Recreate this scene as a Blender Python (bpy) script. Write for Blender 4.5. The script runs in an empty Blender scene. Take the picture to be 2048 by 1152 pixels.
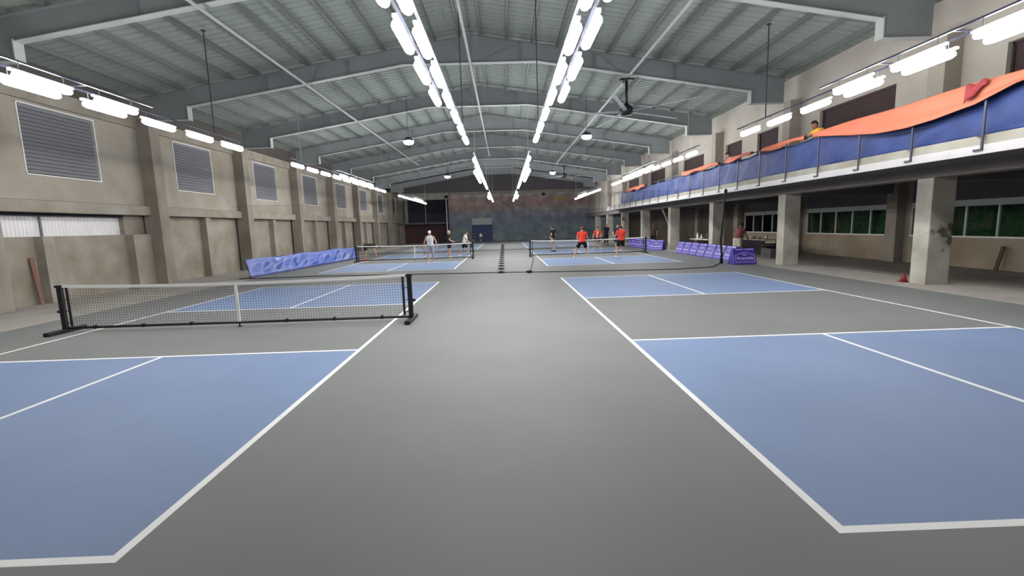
import bpy, bmesh, math, random
import numpy as np
from mathutils import Vector, Matrix, noise
R = math.radians
rnd = random.Random(7)
scene = bpy.context.scene
col = scene.collection

# ------------------------------------------------------------------ helpers
class MB:
    """collects shapes and links them as one mesh object"""
    def __init__(s):
        s.v = []; s.f = []; s.m = []; s.mi = 0; s.sm = []; s.smooth = False
    def add(s, vs, fs):
        b = len(s.v); s.v.extend([tuple(x) for x in vs])
        for f in fs:
            s.f.append(tuple(b + i for i in f)); s.m.append(s.mi); s.sm.append(s.smooth)
    def box(s, lo, hi):
        x0, y0, z0 = lo; x1, y1, z1 = hi
        s.add([(x0,y0,z0),(x1,y0,z0),(x1,y1,z0),(x0,y1,z0),(x0,y0,z1),(x1,y0,z1),(x1,y1,z1),(x0,y1,z1)],
              [(0,3,2,1),(4,5,6,7),(0,1,5,4),(1,2,6,5),(2,3,7,6),(3,0,4,7)])
    def obox(s, a, b, w, h, up=(0,0,1)):
        """a bar of width w and height h from a to b"""
        a = Vector(a); b = Vector(b); d = (b-a).normalized(); u = Vector(up)
        r = d.cross(u)
        if r.length < 1e-4: r = d.cross(Vector((1,0,0)))
        r.normalize(); u = r.cross(d)
        vs = []
        for p in (a, b):
            for sx, sz in ((-1,-1),(1,-1),(1,1),(-1,1)):
                vs.append(p + r*sx*w/2 + u*sz*h/2)
        s.add(vs, [(3,2,1,0),(4,5,6,7),(0,1,5,4),(1,2,6,5),(2,3,7,6),(3,0,4,7)])
    def loft(s, rings, cap=True):
        n = len(rings[0]); vs = [p for r in rings for p in r]; fs = []
        for k in range(len(rings)-1):
            for i in range(n):
                j = (i+1) % n
                fs.append((k*n+i, k*n+j, (k+1)*n+j, (k+1)*n+i))
        if cap:
            fs.append(tuple(range(n-1, -1, -1))); fs.append(tuple((len(rings)-1)*n+i for i in range(n)))
        s.add(vs, fs)
    def tube(s, pts, r, n=8, cap=True):
        pts = [Vector(p) for p in pts]
        rr = r if isinstance(r, (list, tuple)) else [r]*len(pts)
        rings = []; u = None
        for i, p in enumerate(pts):
            d = (pts[min(i+1, len(pts)-1)] - pts[max(i-1, 0)]).normalized()
            if u is None:
                u = d.cross(Vector((0,0,1)))
                if u.length < 1e-3: u = d.cross(Vector((1,0,0)))
            else:
                u = u - d*u.dot(d)
            u.normalize(); w = d.cross(u)
            rings.append([p + (u*math.cos(2*math.pi*k/n) + w*math.sin(2*math.pi*k/n))*rr[i] for k in range(n)])
        s.loft(rings, cap)
    def capsule(s, a, b, ra, rb, n=10):
        """tapered limb with round ends"""
        a = Vector(a); b = Vector(b); d = (b-a)
        if d.length < 1e-6: d = Vector((0,0,1e-4))
        d.normalize()
        pts = []; rr = []
        for t in (90, 60, 30, 0):
            pts.append(a - d*ra*math.sin(R(t))); rr.append(max(ra*math.cos(R(t)), 1e-4))
        for t in (0, 30, 60, 90):
            pts.append(b + d*rb*math.sin(R(t))); rr.append(max(rb*math.cos(R(t)), 1e-4))
        s.tube(pts, rr, n)
    def ell(s, c, rad, rot=None, nu=14, nv=9):
        c = Vector(c); vs = []; fs = []
        M = rot if rot else Matrix.Identity(3)
        rings = []
        for k in range(nv+1):
            t = -math.pi/2 + math.pi*k/nv
            t = max(min(t, math.pi/2-.05), -math.pi/2+.05)
            rings.append([c + M @ Vector((rad[0]*math.cos(t)*math.cos(2*math.pi*i/nu), rad[1]*math.cos(t)*math.sin(2*math.pi*i/nu), rad[2]*math.sin(t))) for i in range(nu)])
        s.loft(rings)
    def lathe(s, prof, c=(0,0,0), n=20, cap=True):
        rings = [[(c[0]+r*math.cos(2*math.pi*i/n), c[1]+r*math.sin(2*math.pi*i/n), c[2]+z) for i in range(n)] for r, z in prof]
        s.loft(rings, cap)
    def prism(s, poly, a0, a1, axis='y'):
        """poly in the plane across the axis, swept from a0 to a1"""
        n = len(poly)
        def P(p, a):
            if axis == 'y': return (p[0], a, p[1])
            if axis == 'x': return (a, p[0], p[1])
            return (p[0], p[1], a)
        vs = [P(p, a0) for p in poly] + [P(p, a1) for p in poly]
        fs = [tuple(range(n)), tuple(range(2*n-1, n-1, -1))] + [(i, n+i, n+(i+1) % n, (i+1) % n) for i in range(n)]
        s.add(vs, fs)
    def grid(s, fn, nu, nv):
        vs = [fn(i/nu, j/nv) for j in range(nv+1) for i in range(nu+1)]
        fs = [(j*(nu+1)+i, j*(nu+1)+i+1, (j+1)*(nu+1)+i+1, (j+1)*(nu+1)+i) for j in range(nv) for i in range(nu)]
        s.add(vs, fs)
    def mesh(s, name, mats, fixn=True):
        me = bpy.data.meshes.new(name)
        me.from_pydata(s.v, [], s.f)
        for m in (mats if isinstance(mats, (list, tuple)) else [mats]): me.materials.append(m)
        me.polygons.foreach_set('material_index', s.m)
        me.polygons.foreach_set('use_smooth', s.sm)
        if fixn:
            bm = bmesh.new(); bm.from_mesh(me); bmesh.ops.recalc_face_normals(bm, faces=bm.faces); bm.to_mesh(me); bm.free()
        me.update()
        return me
    def build(s, name, mats, parent=None, loc=(0,0,0), bevel=0, solid=0, fixn=True):
        o = bpy.data.objects.new(name, s.mesh(name, mats, fixn)); col.objects.link(o)
        o.location = loc
        if parent: o.parent = parent
        if solid:
            md = o.modifiers.new('thickness', 'SOLIDIFY'); md.thickness = solid; md.offset = 0
        if bevel:
            md = o.modifiers.new('bevel', 'BEVEL'); md.width = bevel; md.segments = 2; md.limit_method = 'ANGLE'
        return o

def tag(o, label=None, cat=None, group=None, kind=None):
    if label: o['label'] = label
    if cat: o['category'] = cat
    if group: o['group'] = group
    if kind: o['kind'] = kind
    return o
def empty(name, loc=(0,0,0), rz=0):
    o = bpy.data.objects.new(name, None); col.objects.link(o)
    o.location = loc; o.rotation_euler = (0,0,rz); o.empty_display_size = .2
    return o
def thing(name, label, cat, loc=(0,0,0), rz=0, group=None):
    return tag(empty(name, loc, rz), label, cat, group)
KIDS = {}
def copy_tree(o, parent=None):
    c = o.copy(); col.objects.link(c)
    if parent is not None: c.parent = parent
    for ch in list(o.children): copy_tree(ch, c)
    return c
def struct(o, label=None):
    o['kind'] = 'structure'
    if label: o['label'] = label
    return o

# ------------------------------------------------------------------ materials
def mat(name, c, rough=.6, metal=0, var=0, scale=4, spec=.4, bump=0, bscale=60, c2=None, stretch=(1,1,1), detail=5):
    m = bpy.data.materials.new(name); m.use_nodes = True
    nt = m.node_tree; b = nt.nodes['Principled BSDF']
    b.inputs['Roughness'].default_value = rough; b.inputs['Metallic'].default_value = metal
    b.inputs['Specular IOR Level'].default_value = spec
    b.inputs['Base Color'].default_value = (*c, 1)
    if var or c2 or bump:
        tc = nt.nodes.new('ShaderNodeTexCoord'); mp = nt.nodes.new('ShaderNodeMapping'); mp.inputs['Scale'].default_value = stretch
        nt.links.new(tc.outputs['Object'], mp.inputs[0])
    if var or c2:
        nz = nt.nodes.new('ShaderNodeTexNoise'); nz.inputs['Scale'].default_value = scale; nz.inputs['Detail'].default_value = detail
        nt.links.new(mp.outputs[0], nz.inputs['Vector'])
        rp = nt.nodes.new('ShaderNodeValToRGB')
        d = c2 if c2 else tuple(x*(1-var) for x in c); e = c if c2 else tuple(min(1, x*(1+var)) for x in c)
        rp.color_ramp.elements[0].position = .32; rp.color_ramp.elements[0].color = (*d, 1)
        rp.color_ramp.elements[1].position = .68; rp.color_ramp.elements[1].color = (*e, 1)
        nt.links.new(nz.outputs['Fac'], rp.inputs[0]); nt.links.new(rp.outputs[0], b.inputs['Base Color'])
    if bump:
        n2 = nt.nodes.new('ShaderNodeTexNoise'); n2.inputs['Scale'].default_value = bscale; n2.inputs['Detail'].default_value = 4
        nt.links.new(mp.outputs[0], n2.inputs['Vector'])
        bp = nt.nodes.new('ShaderNodeBump'); bp.inputs['Strength'].default_value = bump; bp.inputs['Distance'].default_value = .02
        nt.links.new(n2.outputs['Fac'], bp.inputs['Height']); nt.links.new(bp.outputs[0], b.inputs['Normal'])
    return m
def emit(name, c, s):
    m = bpy.data.materials.new(name); m.use_nodes = True; nt = m.node_tree
    b = nt.nodes['Principled BSDF']; b.inputs['Base Color'].default_value = (.8,.8,.8,1)
    b.inputs['Emission Color'].default_value = (*c, 1); b.inputs['Emission Strength'].default_value = s
    return m
def S(r, g, b):
    f = lambda u: (u/255/12.92) if u/255 <= .04045 else ((u/255+.055)/1.055)**2.4
    return (f(r), f(g), f(b))

M = {}
M['grey_floor'] = mat('grey court coating', S(114,116,116), .62, var=.05, scale=.7, spec=.35, bump=.05, bscale=220)
M['blue_floor'] = mat('blue court coating', S(116,135,170), .6, var=.05, scale=.8, spec=.35, bump=.05, bscale=220)
M['line'] = mat('white line paint', (.82,.82,.82), .55, var=.03, scale=3)
M['slab'] = mat('bare concrete slab', S(158,153,148), .75, var=.1, scale=.8, spec=.3, bump=.08, bscale=40)
M['slab_dark'] = mat('worn concrete slab', S(140,135,128), .7, var=.14, scale=.6, spec=.3, bump=.08, bscale=40)
M['conc'] = mat('concrete wall plaster', S(170,164,155), .9, c2=S(143,135,121), scale=.6, spec=.2, bump=.15, bscale=12)
M['conc_low'] = mat('stained concrete wall', S(160,154,145), .9, c2=S(134,126,112), scale=1.1, spec=.2, bump=.15, bscale=12, detail=8)
M['conc_col'] = mat('concrete column', S(150,143,134), .9, c2=S(130,122,112), scale=1.6, spec=.2, bump=.15, bscale=14, stretch=(1,1,.6))
M['conc_pale'] = mat('pale concrete pillar', S(186,183,172), .9, c2=S(158,154,144), scale=1.8, spec=.2, bump=.2, bscale=14, detail=8)
M['conc_beam'] = mat('concrete beam', S(160,155,146), .9, c2=S(140,132,120), scale=1.4, spec=.2, bump=.15, bscale=14)
M['conc_brown'] = mat('brown stained wall', S(170,158,142), .9, c2=S(146,131,112), scale=.8, spec=.2, bump=.1, bscale=12)
M['upper'] = mat('pale upper wall plaster', S(178,173,165), .9, c2=S(164,158,149), scale=.8, spec=.2, bump=.1, bscale=10)
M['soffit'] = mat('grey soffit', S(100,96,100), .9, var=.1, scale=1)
M['roof'] = mat('galvanised roof sheet', S(138,146,141), .75, metal=0, var=.04, scale=.6, spec=.25, stretch=(.3,3,1))
M['steel'] = mat('grey painted steel', S(134,139,142), .5, var=.05, scale=1.5, spec=.5)
M['steel_lt'] = mat('light grey painted steel', S(168,172,172), .5, spec=.5)
M['galv'] = mat('galvanised purlin', S(108,113,113), .5, metal=.1, spec=.5)
M['lip'] = mat('white steel fascia', S(176,174,176), .5, var=.04, scale=2)
M['black'] = mat('black powder coat', (.012,.012,.014), .45)
M['black_cloth'] = mat('black webbing', (.015,.015,.017), .85)
M['white_cloth'] = mat('white webbing', (.78,.78,.76), .8)
M['darkmetal'] = mat('dark blue grey steel', S(58,62,78), .45, metal=.3)
M['bluetarp'] = mat('blue tarpaulin', S(36,53,104), .6, var=.15, scale=1.6, spec=.3, bump=.5, bscale=4)
M['banner'] = mat('glossy blue tarpaulin', S(70,92,172), .3, var=.1, scale=1.5, spec=.6, bump=.55, bscale=5)
M['orange'] = mat('orange tarpaulin', S(178,98,74), .75, var=.06, scale=1.6)
M['red'] = mat('red cloth', S(128,36,42), .7)
M['purple'] = mat('purple vinyl', S(66,52,158), .4, var=.1, scale=3, spec=.5)
M['lilac'] = mat('lilac print', S(190,184,238), .5)
M['lilac_dim'] = mat('purple grey print', S(120,108,196), .5)
M['slat'] = mat('grey blue louvre blade', S(138,138,145), .45, metal=.15)
M['white'] = mat('white paint', (.72,.72,.70), .5)
M['whitemat'] = mat('white plastic', (.8,.8,.8), .4)
M['poly'] = mat('white corrugated sheet', S(226,224,228), .4, var=.04, scale=3)
M['upper_col'] = mat('grey concrete upper column', S(150,143,135), .9, var=.08, scale=1)
M['curb'] = mat('concrete curb', S(150,149,140), .9, c2=S(134,131,120), scale=2)
M['wall_dark'] = mat('dark brown wall', S(92,82,73), .9, var=.15, scale=.7)
M['eave'] = mat('brown grey cladding', S(84,79,76), .8, var=.06)
M['beam_shaded'] = mat('shade-darkened concrete beam', S(112,106,102), .9, var=.08, scale=1)  # beam concrete toned down to carry the shade under the balcony overhang
M['darkroom'] = mat('dark brown interior', S(62,48,50), .9)
M['darkblue'] = mat('dark navy interior', S(44,42,52), .9)
M['maroon'] = mat('maroon wall', S(86,46,46), .9, var=.15, scale=1)
M['gable'] = mat('dark gable cladding', S(104,100,104), .8)
M['foliage'] = mat('dark foliage', S(86,120,90), .8, c2=S(50,76,54), scale=6)
M['wood'] = mat('brown board', S(84,64,50), .7, var=.2, scale=5, stretch=(1,1,.2))
M['wood_red'] = mat('reddish board', S(126,92,80), .7, var=.15, scale=5, stretch=(1,1,.2))
M['tabletop'] = mat('cream tabletop', S(205,198,182), .5)
M['tablecloth'] = mat('black table cover', S(38,34,44), .8)
M['steelware'] = mat('brushed steel ware', (.5,.5,.5), .3, metal=.8)
M['dkgreen'] = mat('green bottle plastic', S(60,84,60), .3)
M['tube'] = emit('lamp diffuser', (1, .985, .96), 39)
M['ufo'] = emit('round lamp diffuser', (1, .98, .95), 40)
M['skin'] = mat('tan skin', S(190,152,130), .55, var=.05, scale=12)
M['skin_dk'] = mat('brown skin', S(140,98,76), .55, var=.05, scale=12)
M['hair'] = mat('black hair', (.012,.010,.010), .5)
M['eye'] = mat('dark eye', (.02,.015,.012), .3)
M['lip_skin'] = mat('lip', S(150,84,76), .5)
M['stained_pillar'] = mat('stained pillar', S(176,172,158), .9, c2=S(146,140,128), scale=1.8, spec=.2, bump=.2, bscale=14)  # stained pillar concrete, paler and darker tones mixed at random
def cloth(name, c): 
    M[name] = mat(name, c, .8, var=.06, scale=9, spec=.2, bump=.2, bscale=25)
cloth('red shirt', S(232,72,56)); cloth('white shirt', S(214,212,210)); cloth('black shirt', S(34,30,32)); cloth('grey shorts', S(150,152,162))
cloth('black shorts', S(26,22,24)); cloth('navy', S(36,40,62)); cloth('khaki', S(146,136,112)); cloth('maroon shirt', S(112,62,66)); cloth('pale shorts', S(200,192,178))
cloth('yellow shirt', S(226,170,70)); cloth('pale pink shirt', S(214,196,186)); cloth('cap red', S(206,44,52)); cloth('cap white', S(240,236,232))
cloth('shoe white', S(225,225,228)); cloth('shoe black', S(24,24,28)); cloth('shoe orange', S(236,98,80)); cloth('dark brown cloth', S(60,50,46)); cloth('blue shirt', S(60,70,110)); cloth('grey trousers', S(84,86,94))

def stain_mat():
    m = mat('pillar concrete with dark stain', S(182,179,168), .9, c2=S(156,152,142), scale=1.8, spec=.2, bump=.2, bscale=14, detail=8)
    nt = m.node_tree; b = nt.nodes['Principled BSDF']; src = b.inputs['Base Color'].links[0].from_socket
    tc = nt.nodes.new('ShaderNodeTexCoord'); mp = nt.nodes.new('ShaderNodeMapping'); mp.vector_type = 'POINT'
    mp.inputs['Location'].default_value = (-11.12, -11.5, -1.25); nt.links.new(tc.outputs['Object'], mp.inputs[0])
    ln = nt.nodes.new('ShaderNodeVectorMath'); ln.operation = 'LENGTH'; nt.links.new(mp.outputs[0], ln.inputs[0])
    nz = nt.nodes.new('ShaderNodeTexNoise'); nz.inputs['Scale'].default_value = 5; nz.inputs['Detail'].default_value = 6; nt.links.new(tc.outputs['Object'], nz.inputs['Vector'])
    a = nt.nodes.new('ShaderNodeMath'); a.operation = 'MULTIPLY_ADD'; a.inputs[1].default_value = 1.3; nt.links.new(nz.outputs['Fac'], a.inputs[0]); nt.links.new(ln.outputs['Value'], a.inputs[2])
    rp = nt.nodes.new('ShaderNodeValToRGB'); rp.color_ramp.elements[0].position = .78; rp.color_ramp.elements[0].color = (.28,.28,.28,1); rp.color_ramp.elements[1].position = .95
    nt.links.new(a.outputs[0], rp.inputs[0])
    mx = nt.nodes.new('ShaderNodeMixRGB'); mx.blend_type = 'MULTIPLY'; mx.inputs[0].default_value = 1; nt.links.new(src, mx.inputs[1]); nt.links.new(rp.outputs[0], mx.inputs[2]); nt.links.new(mx.outputs[0], b.inputs['Base Color'])
    return m
M['stained'] = stain_mat()
# painted mural: soft patches of sky, water, earth on a plain wall
def mural_mat():
    m = bpy.data.materials.new('painted mural'); m.use_nodes = True; nt = m.node_tree; b = nt.nodes['Principled BSDF']
    b.inputs['Roughness'].default_value = .85
    tc = nt.nodes.new('ShaderNodeTexCoord')
    sep = nt.nodes.new('ShaderNodeSeparateXYZ'); nt.links.new(tc.outputs['Object'], sep.inputs[0])
    nz = nt.nodes.new('ShaderNodeTexNoise'); nz.inputs['Scale'].default_value = .35; nz.inputs['Detail'].default_value = 4
    nt.links.new(tc.outputs['Object'], nz.inputs['Vector'])
    ad = nt.nodes.new('ShaderNodeMath'); ad.operation = 'MULTIPLY_ADD'; ad.inputs[1].default_value = 1.6; 
    nt.links.new(nz.outputs['Fac'], ad.inputs[0]); nt.links.new(sep.outputs['Z'], ad.inputs[2])
    dv = nt.nodes.new('ShaderNodeMath'); dv.operation = 'DIVIDE'; dv.inputs[1].default_value = 7.6; nt.links.new(ad.outputs[0], dv.inputs[0])
    rp = nt.nodes.new('ShaderNodeValToRGB'); cr = rp.color_ramp
    stops = [(0, S(124,132,132)), (.25, S(118,130,134)), (.45, S(118,128,142)), (.6, S(150,148,148)), (.72, S(178,146,140)), (.82, S(178,154,146)), (.9, S(170,166,166))]
    cr.elements[0].position = 0; cr.elements[0].color = (*stops[0][1], 1); cr.elements[1].position = stops[-1][0]; cr.elements[1].color = (*stops[-1][1], 1)
    for p, c in stops[1:-1]:
        e = cr.elements.new(p); e.color = (*c, 1)
    nt.links.new(dv.outputs[0], rp.inputs[0])
    n2 = nt.nodes.new('ShaderNodeTexNoise'); n2.inputs['Scale'].default_value = .9; n2.inputs['Detail'].default_value = 6
    nt.links.new(tc.outputs['Object'], n2.inputs['Vector'])
    r2 = nt.nodes.new('ShaderNodeValToRGB'); r2.color_ramp.elements[0].position = .42; r2.color_ramp.elements[1].position = .62
    r2.color_ramp.elements[0].color = (.26,.28,.32,1); r2.color_ramp.elements[1].color = (.62,.63,.62,1)
    nt.links.new(n2.outputs['Fac'], r2.inputs[0])
    mx = nt.nodes.new('ShaderNodeMixRGB'); mx.blend_type = 'OVERLAY'; mx.inputs[0].default_value = .55
    nt.links.new(rp.outputs[0], mx.inputs[1]); nt.links.new(r2.outputs[0], mx.inputs[2])
    nt.links.new(mx.outputs[0], b.inputs['Base Color'])
    return m
M['mural'] = mural_mat()
def glass_mat():
    m = bpy.data.materials.new('dark window glass'); m.use_nodes = True; nt = m.node_tree
    nt.nodes.remove(nt.nodes['Principled BSDF']); out = nt.nodes['Material Output']
    tr = nt.nodes.new('ShaderNodeBsdfTransparent'); tr.inputs[0].default_value = (.7,.78,.72,1)
    gl = nt.nodes.new('ShaderNodeBsdfGlossy'); gl.inputs['Roughness'].default_value = .05
    fr = nt.nodes.new('ShaderNodeFresnel'); fr.inputs[0].default_value = 1.18
    mx = nt.nodes.new('ShaderNodeMixShader'); nt.links.new(fr.outputs[0], mx.inputs[0]); nt.links.new(tr.outputs[0], mx.inputs[1]); nt.links.new(gl.outputs[0], mx.inputs[2])
    nt.links.new(mx.outputs[0], out.inputs[0]); return m
M['glass'] = glass_mat()
def sheer_mat(a):
    m = bpy.data.materials.new('fine black netting'); m.use_nodes = True; nt = m.node_tree
    b = nt.nodes['Principled BSDF']; b.inputs['Base Color'].default_value = (.03,.035,.045,1); b.inputs['Roughness'].default_value = .9
    b.inputs['Alpha'].default_value = a
    return m
M['sheer'] = sheer_mat(.10)

# ------------------------------------------------------------------ camera
f_px, cam_h, yaw, pitch, roll = 925.06, 1.8177, .0130, -.1328, .0317
cy, sy, cp, sp, cr_, sr = math.cos(yaw), math.sin(yaw), math.cos(pitch), math.sin(pitch), math.cos(roll), math.sin(roll)
fw = Vector((sy*cp, cy*cp, sp)); r0 = Vector((cy, -sy, 0)); u0 = r0.cross(fw)
rt = r0*cr_ - u0*sr; up = r0*sr + u0*cr_
cd = bpy.data.cameras.new('camera'); cam = bpy.data.objects.new('camera', cd); col.objects.link(cam)
cam.matrix_world = Matrix(((rt.x, up.x, -fw.x, 0), (rt.y, up.y, -fw.y, 0), (rt.z, up.z, -fw.z, cam_h), (0,0,0,1)))
cd.sensor_width = 36; cd.lens = f_px/2048*36; cd.clip_end = 300; cd.clip_start = .05
scene.camera = cam

# ------------------------------------------------------------------ layout numbers
YC = [5.62 + 6.09*k for k in range(-1, 10)]      # near faces of the portal columns: -.47 ... 60.4
XL, XR = -13.4, 11.1                             # upper wall faces
COURT_X = (-8.36, 1.88); COURT_Y = (2.43, 20.67, 38.2)
CW, CL = 6.096, 13.41

# ------------------------------------------------------------------ floor
def build_floor():
    lw = .062
    xs = {-13.9, -10.35, 10.0, 15.3}; ys = {-6.0, 60.4}
    for x in COURT_X:
        for e in (x, x+CW): xs |= {e-(lw if e != x else 0), e+(lw if e == x else 0), e}
        xs |= {x+CW/2-lw/2, x+CW/2+lw/2}
    for y in COURT_Y:
        for e in (y, y+lw, y+4.572-lw/2, y+4.572+lw/2, y+8.84-lw/2, y+8.84+lw/2, y+CL-lw, y+CL): ys.add(e)
    xs = sorted(xs); ys = sorted(ys)
    mb = MB()
    idx = {}
    for j, y in enumerate(ys):
        for i, x in enumerate(xs): idx[i, j] = len(mb.v); mb.v.append((x, y, 0))
    for j in range(len(ys)-1):
        for i in range(len(xs)-1):
            x = (xs[i]+xs[i+1])/2; y = (ys[j]+ys[j+1])/2; k = 0
            if x < -10.35: k = 3
            elif x > 10.0: k = 3 if x < 10.0 else 4
            for cx in COURT_X:
                for c_y in COURT_Y:
                    if cx < x < cx+CW and c_y < y < c_y+CL:
                        u = x-cx; v = y-c_y
                        line = u < lw or u > CW-lw or v < lw or v > CL-lw or abs(v-4.572) < lw/2 or abs(v-8.84) < lw/2 or (abs(u-CW/2) < lw/2 and (v < 4.572 or v > 8.84))
                        k = 2 if line else (0 if 4.572 < v < 8.84 else 1)
            mb.f.append((idx[i,j], idx[i+1,j], idx[i+1,j+1], idx[i,j+1])); mb.m.append(k); mb.sm.append(False)
    o = mb.build('floor', [M['grey_floor'], M['blue_floor'], M['line'], M['slab'], M['slab_dark']], fixn=False)
    struct(o, 'grey court floor with blue courts and white lines')
build_floor()
# curb strip of cleaner concrete under the balcony edge
mb = MB(); mb.box((10.0, -6, -.05), (11.6, 60, .006)); struct(mb.build('floor_edge', M['slab']), 'pale bare concrete strip along the pillars')

# ------------------------------------------------------------------ roof
def roof_z(x): return 8.93 - .155*abs(x+1.0)
mb = MB()
def roof_sheet(sgn):
    rings = []
    y = -6.0; prof = []
    while y < 60.6:
        prof += [(y, 0), (y+.19, 0), (y+.21, .028), (y+.27, .028), (y+.29, 0)]; y += .29
    x_end = -14.2 if sgn < 0 else 12.2
    n = len(prof)
    vs = []
    for x in (-1.0, x_end): vs += [(x, p, roof_z(x)+.0+q) for p, q in prof]
    mb.add(vs, [(i, i+1, n+i+1, n+i) for i in range(n-1)])
roof_sheet(-1); roof_sheet(1)
struct(mb.build('ceiling', M['roof'], fixn=False), 'ribbed metal roof sheeting')
# purlins, lipped channels lying on the rafters
def purlin(x):
    z1 = roof_z(x) - .005; s = -1 if x < -1 else 1
    m = MB(); y0, y1 = -6, 60.4
    m.box((x-.004, y0, z1-.15), (x+.004, y1, z1)); m.box((x, y0, z1-.15), (x+.055, y1, z1-.144)) if s > 0 else m.box((x-.055, y0, z1-.15), (x, y1, z1-.144))
    return m
k = 0
for s in (-1, 1):
    for i in range(13):
        x = -1.0 + s*(.35 + .93*i)
        if x > 11.0: continue
        struct(purlin(x).build('roof_purlin', M['galv']), 'galvanised roof purlin running along the hall')
# portal rafters
def rafter(y):
    root = empty('roof_rafter', (0, y, 0))
    struct(root, 'grey steel portal rafter spanning the hall')
    bot = [(-12.95,6.1),(-11.5,6.1),(-11.5,6.55),(-3.5,7.82),(1.4,7.82),(9.4,6.55),(9.4,6.1),(10.7,6.1)]
    rz = lambda x: 8.775 - .155*abs(x+1.0)
    top = [(10.7, rz(10.7)), (-1.0, rz(-1.0)), (-12.95, rz(-12.95))]
    m = MB()
    # web in convex pieces
    for a, b in zip(bot[:-1], bot[1:]):
        if abs(a[0]-b[0]) < .01: continue
        if a[0] < -1 < b[0]:
            zz = a[1] + (b[1]-a[1])*((-1-a[0])/(b[0]-a[0]))
            m.prism([a, (-1, zz), (-1, rz(-1)), (a[0], rz(a[0]))], -.008, .008); m.prism([(-1, zz), b, (b[0], rz(b[0])), (-1, rz(-1))], -.008, .008)
        else: m.prism([a, b, (b[0], rz(b[0])), (a[0], rz(a[0]))], -.008, .008)
    m.build('web', M['steel'], root)
    m = MB()
    for a, b in zip(bot[:-1], bot[1:]):
        m.obox((a[0], 0, a[1]), (b[0], 0, b[1]), .22, .02, up=(0,0,1) if abs(a[0]-b[0]) > .01 else (1,0,0))
    m.build('bottom_flange', M['steel_lt'], root)
    m = MB()
    for a, b in zip(top[:-1], top[1:]): m.obox((a[0], 0, a[1]), (b[0], 0, b[1]), .22, .02)
    m.build('top_flange', M['steel'], root)
    for x in (-11.5, 9.4):
        m = MB(); m.box((x-.015, -.13, 6.08), (x+.015, .13, 6.58)); m.build('end_plate', M['steel_lt'], root)
    for x in (-8.5, -5.5, -2.8, .8, 3.5, 6.5):
        m = MB(); zb = 7.82 if -3.5 < x < 1.4 else (6.55 + (x+11.5)*1.27/8 if x < 0 else 6.55 + (9.4-x)*1.27/8)
        m.box((x-.006, -.1, zb), (x+.006, .1, rz(x))); m.build('stiffener', M['steel'], root)
for y in YC: rafter(y + .25)
for (x, z, y1) in ((-7.0, 7.14, 40), (-1.03, 7.74, 40), (4.78, 7.16, 42)):
    m = MB(); m.smooth = True; m.tube([(x, -2, z), (x, y1, z)], .045, 10)
    struct(m.build('roof_strut', M['steel_lt']), {-7.0: 'pipe strut under the left roof slope', -1.03: 'pipe strut under the ridge', 4.78: 'pipe strut under the right roof slope'}[x])

# ------------------------------------------------------------------ left wall
VENT_BAYS = (0, 1, 2)
mb = MB()
for k in range(len(YC)-1):
    y0, y1 = YC[k]+.25, YC[k+1]+.25
    w0, w1 = YC[k]+1.86, YC[k]+4.33
    # upper wall with a window hole
    if k >= 1:
        mb.mi = 0
        mb.box((XL-.25, y0, 3.0), (XL, w0, 5.88)); mb.box((XL-.25, w1, 3.0), (XL, y1, 5.88))
        mb.box((XL-.25, w0, 3.0), (XL, w1, 3.7)); mb.box((XL-.25, w0, 5.7), (XL, w1, 5.88))
    else:
        mb.mi = 0; mb.box((XL-.25, y0, 3.0), (XL, y1, 5.88))
    mb.mi = 1
    xf = -13.6
    if k in VENT_BAYS:
        v1 = YC[k]+5.25
        mb.box((xf-.25, y0, 0), (xf, y1, 1.95)); mb.box((xf-.25, v1, 1.95), (xf, y1, 3.0)); mb.box((xf-.25, y0, 2.63), (xf, v1, 3.0))
    else: mb.box((xf-.25, y0, 0), (xf, y1, 3.0))
struct(mb.build('wall_left', [M['conc'], M['conc_low']]), 'stained concrete left wall')
# eave cladding above the wall
mb = MB(); mb.box((-13.75, -6, 5.85), (-13.6, 60.4, 7.0)); struct(mb.build('wall_left_eave', M['eave']), 'dark steel cladding between left wall top and roof')
mb = MB(); mb.box((-13.62, -6, 5.78), (-13.3, 60.4, 6.22)); struct(mb.build('wall_left_ring_beam', M['conc_beam'], bevel=.01), 'concrete ring beam on top of the left wall')
for k in range(len(YC)-1):
    y0, y1 = YC[k]+.5, YC[k+1]
    m = MB(); m.box((-13.62, y0, 2.64), (-13.22, y1, 2.98)); struct(m.build('wall_beam', M['conc_beam'], bevel=.012), 'concrete tie beam between columns of the left wall')
    for d in ((1.95, 5.25) if k in VENT_BAYS else (3.35,)):
        ztop = 1.95 if k in VENT_BAYS else 2.64
        m = MB(); m.box((-13.62, YC[k]+d, 0), (-13.32, YC[k]+d+(.34 if d != 5.25 else .83), ztop)); struct(m.build('wall_pilaster', M['conc_beam'], bevel=.01), 'concrete pilaster on the lower left wall')
for y in YC:
    m = MB(); m.box((-13.5, y, 0), (-12.9, y+.5, 6.1)); struct(m.build('column_left', M['conc_col'], bevel=.015), 'concrete column of the left wall')
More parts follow.
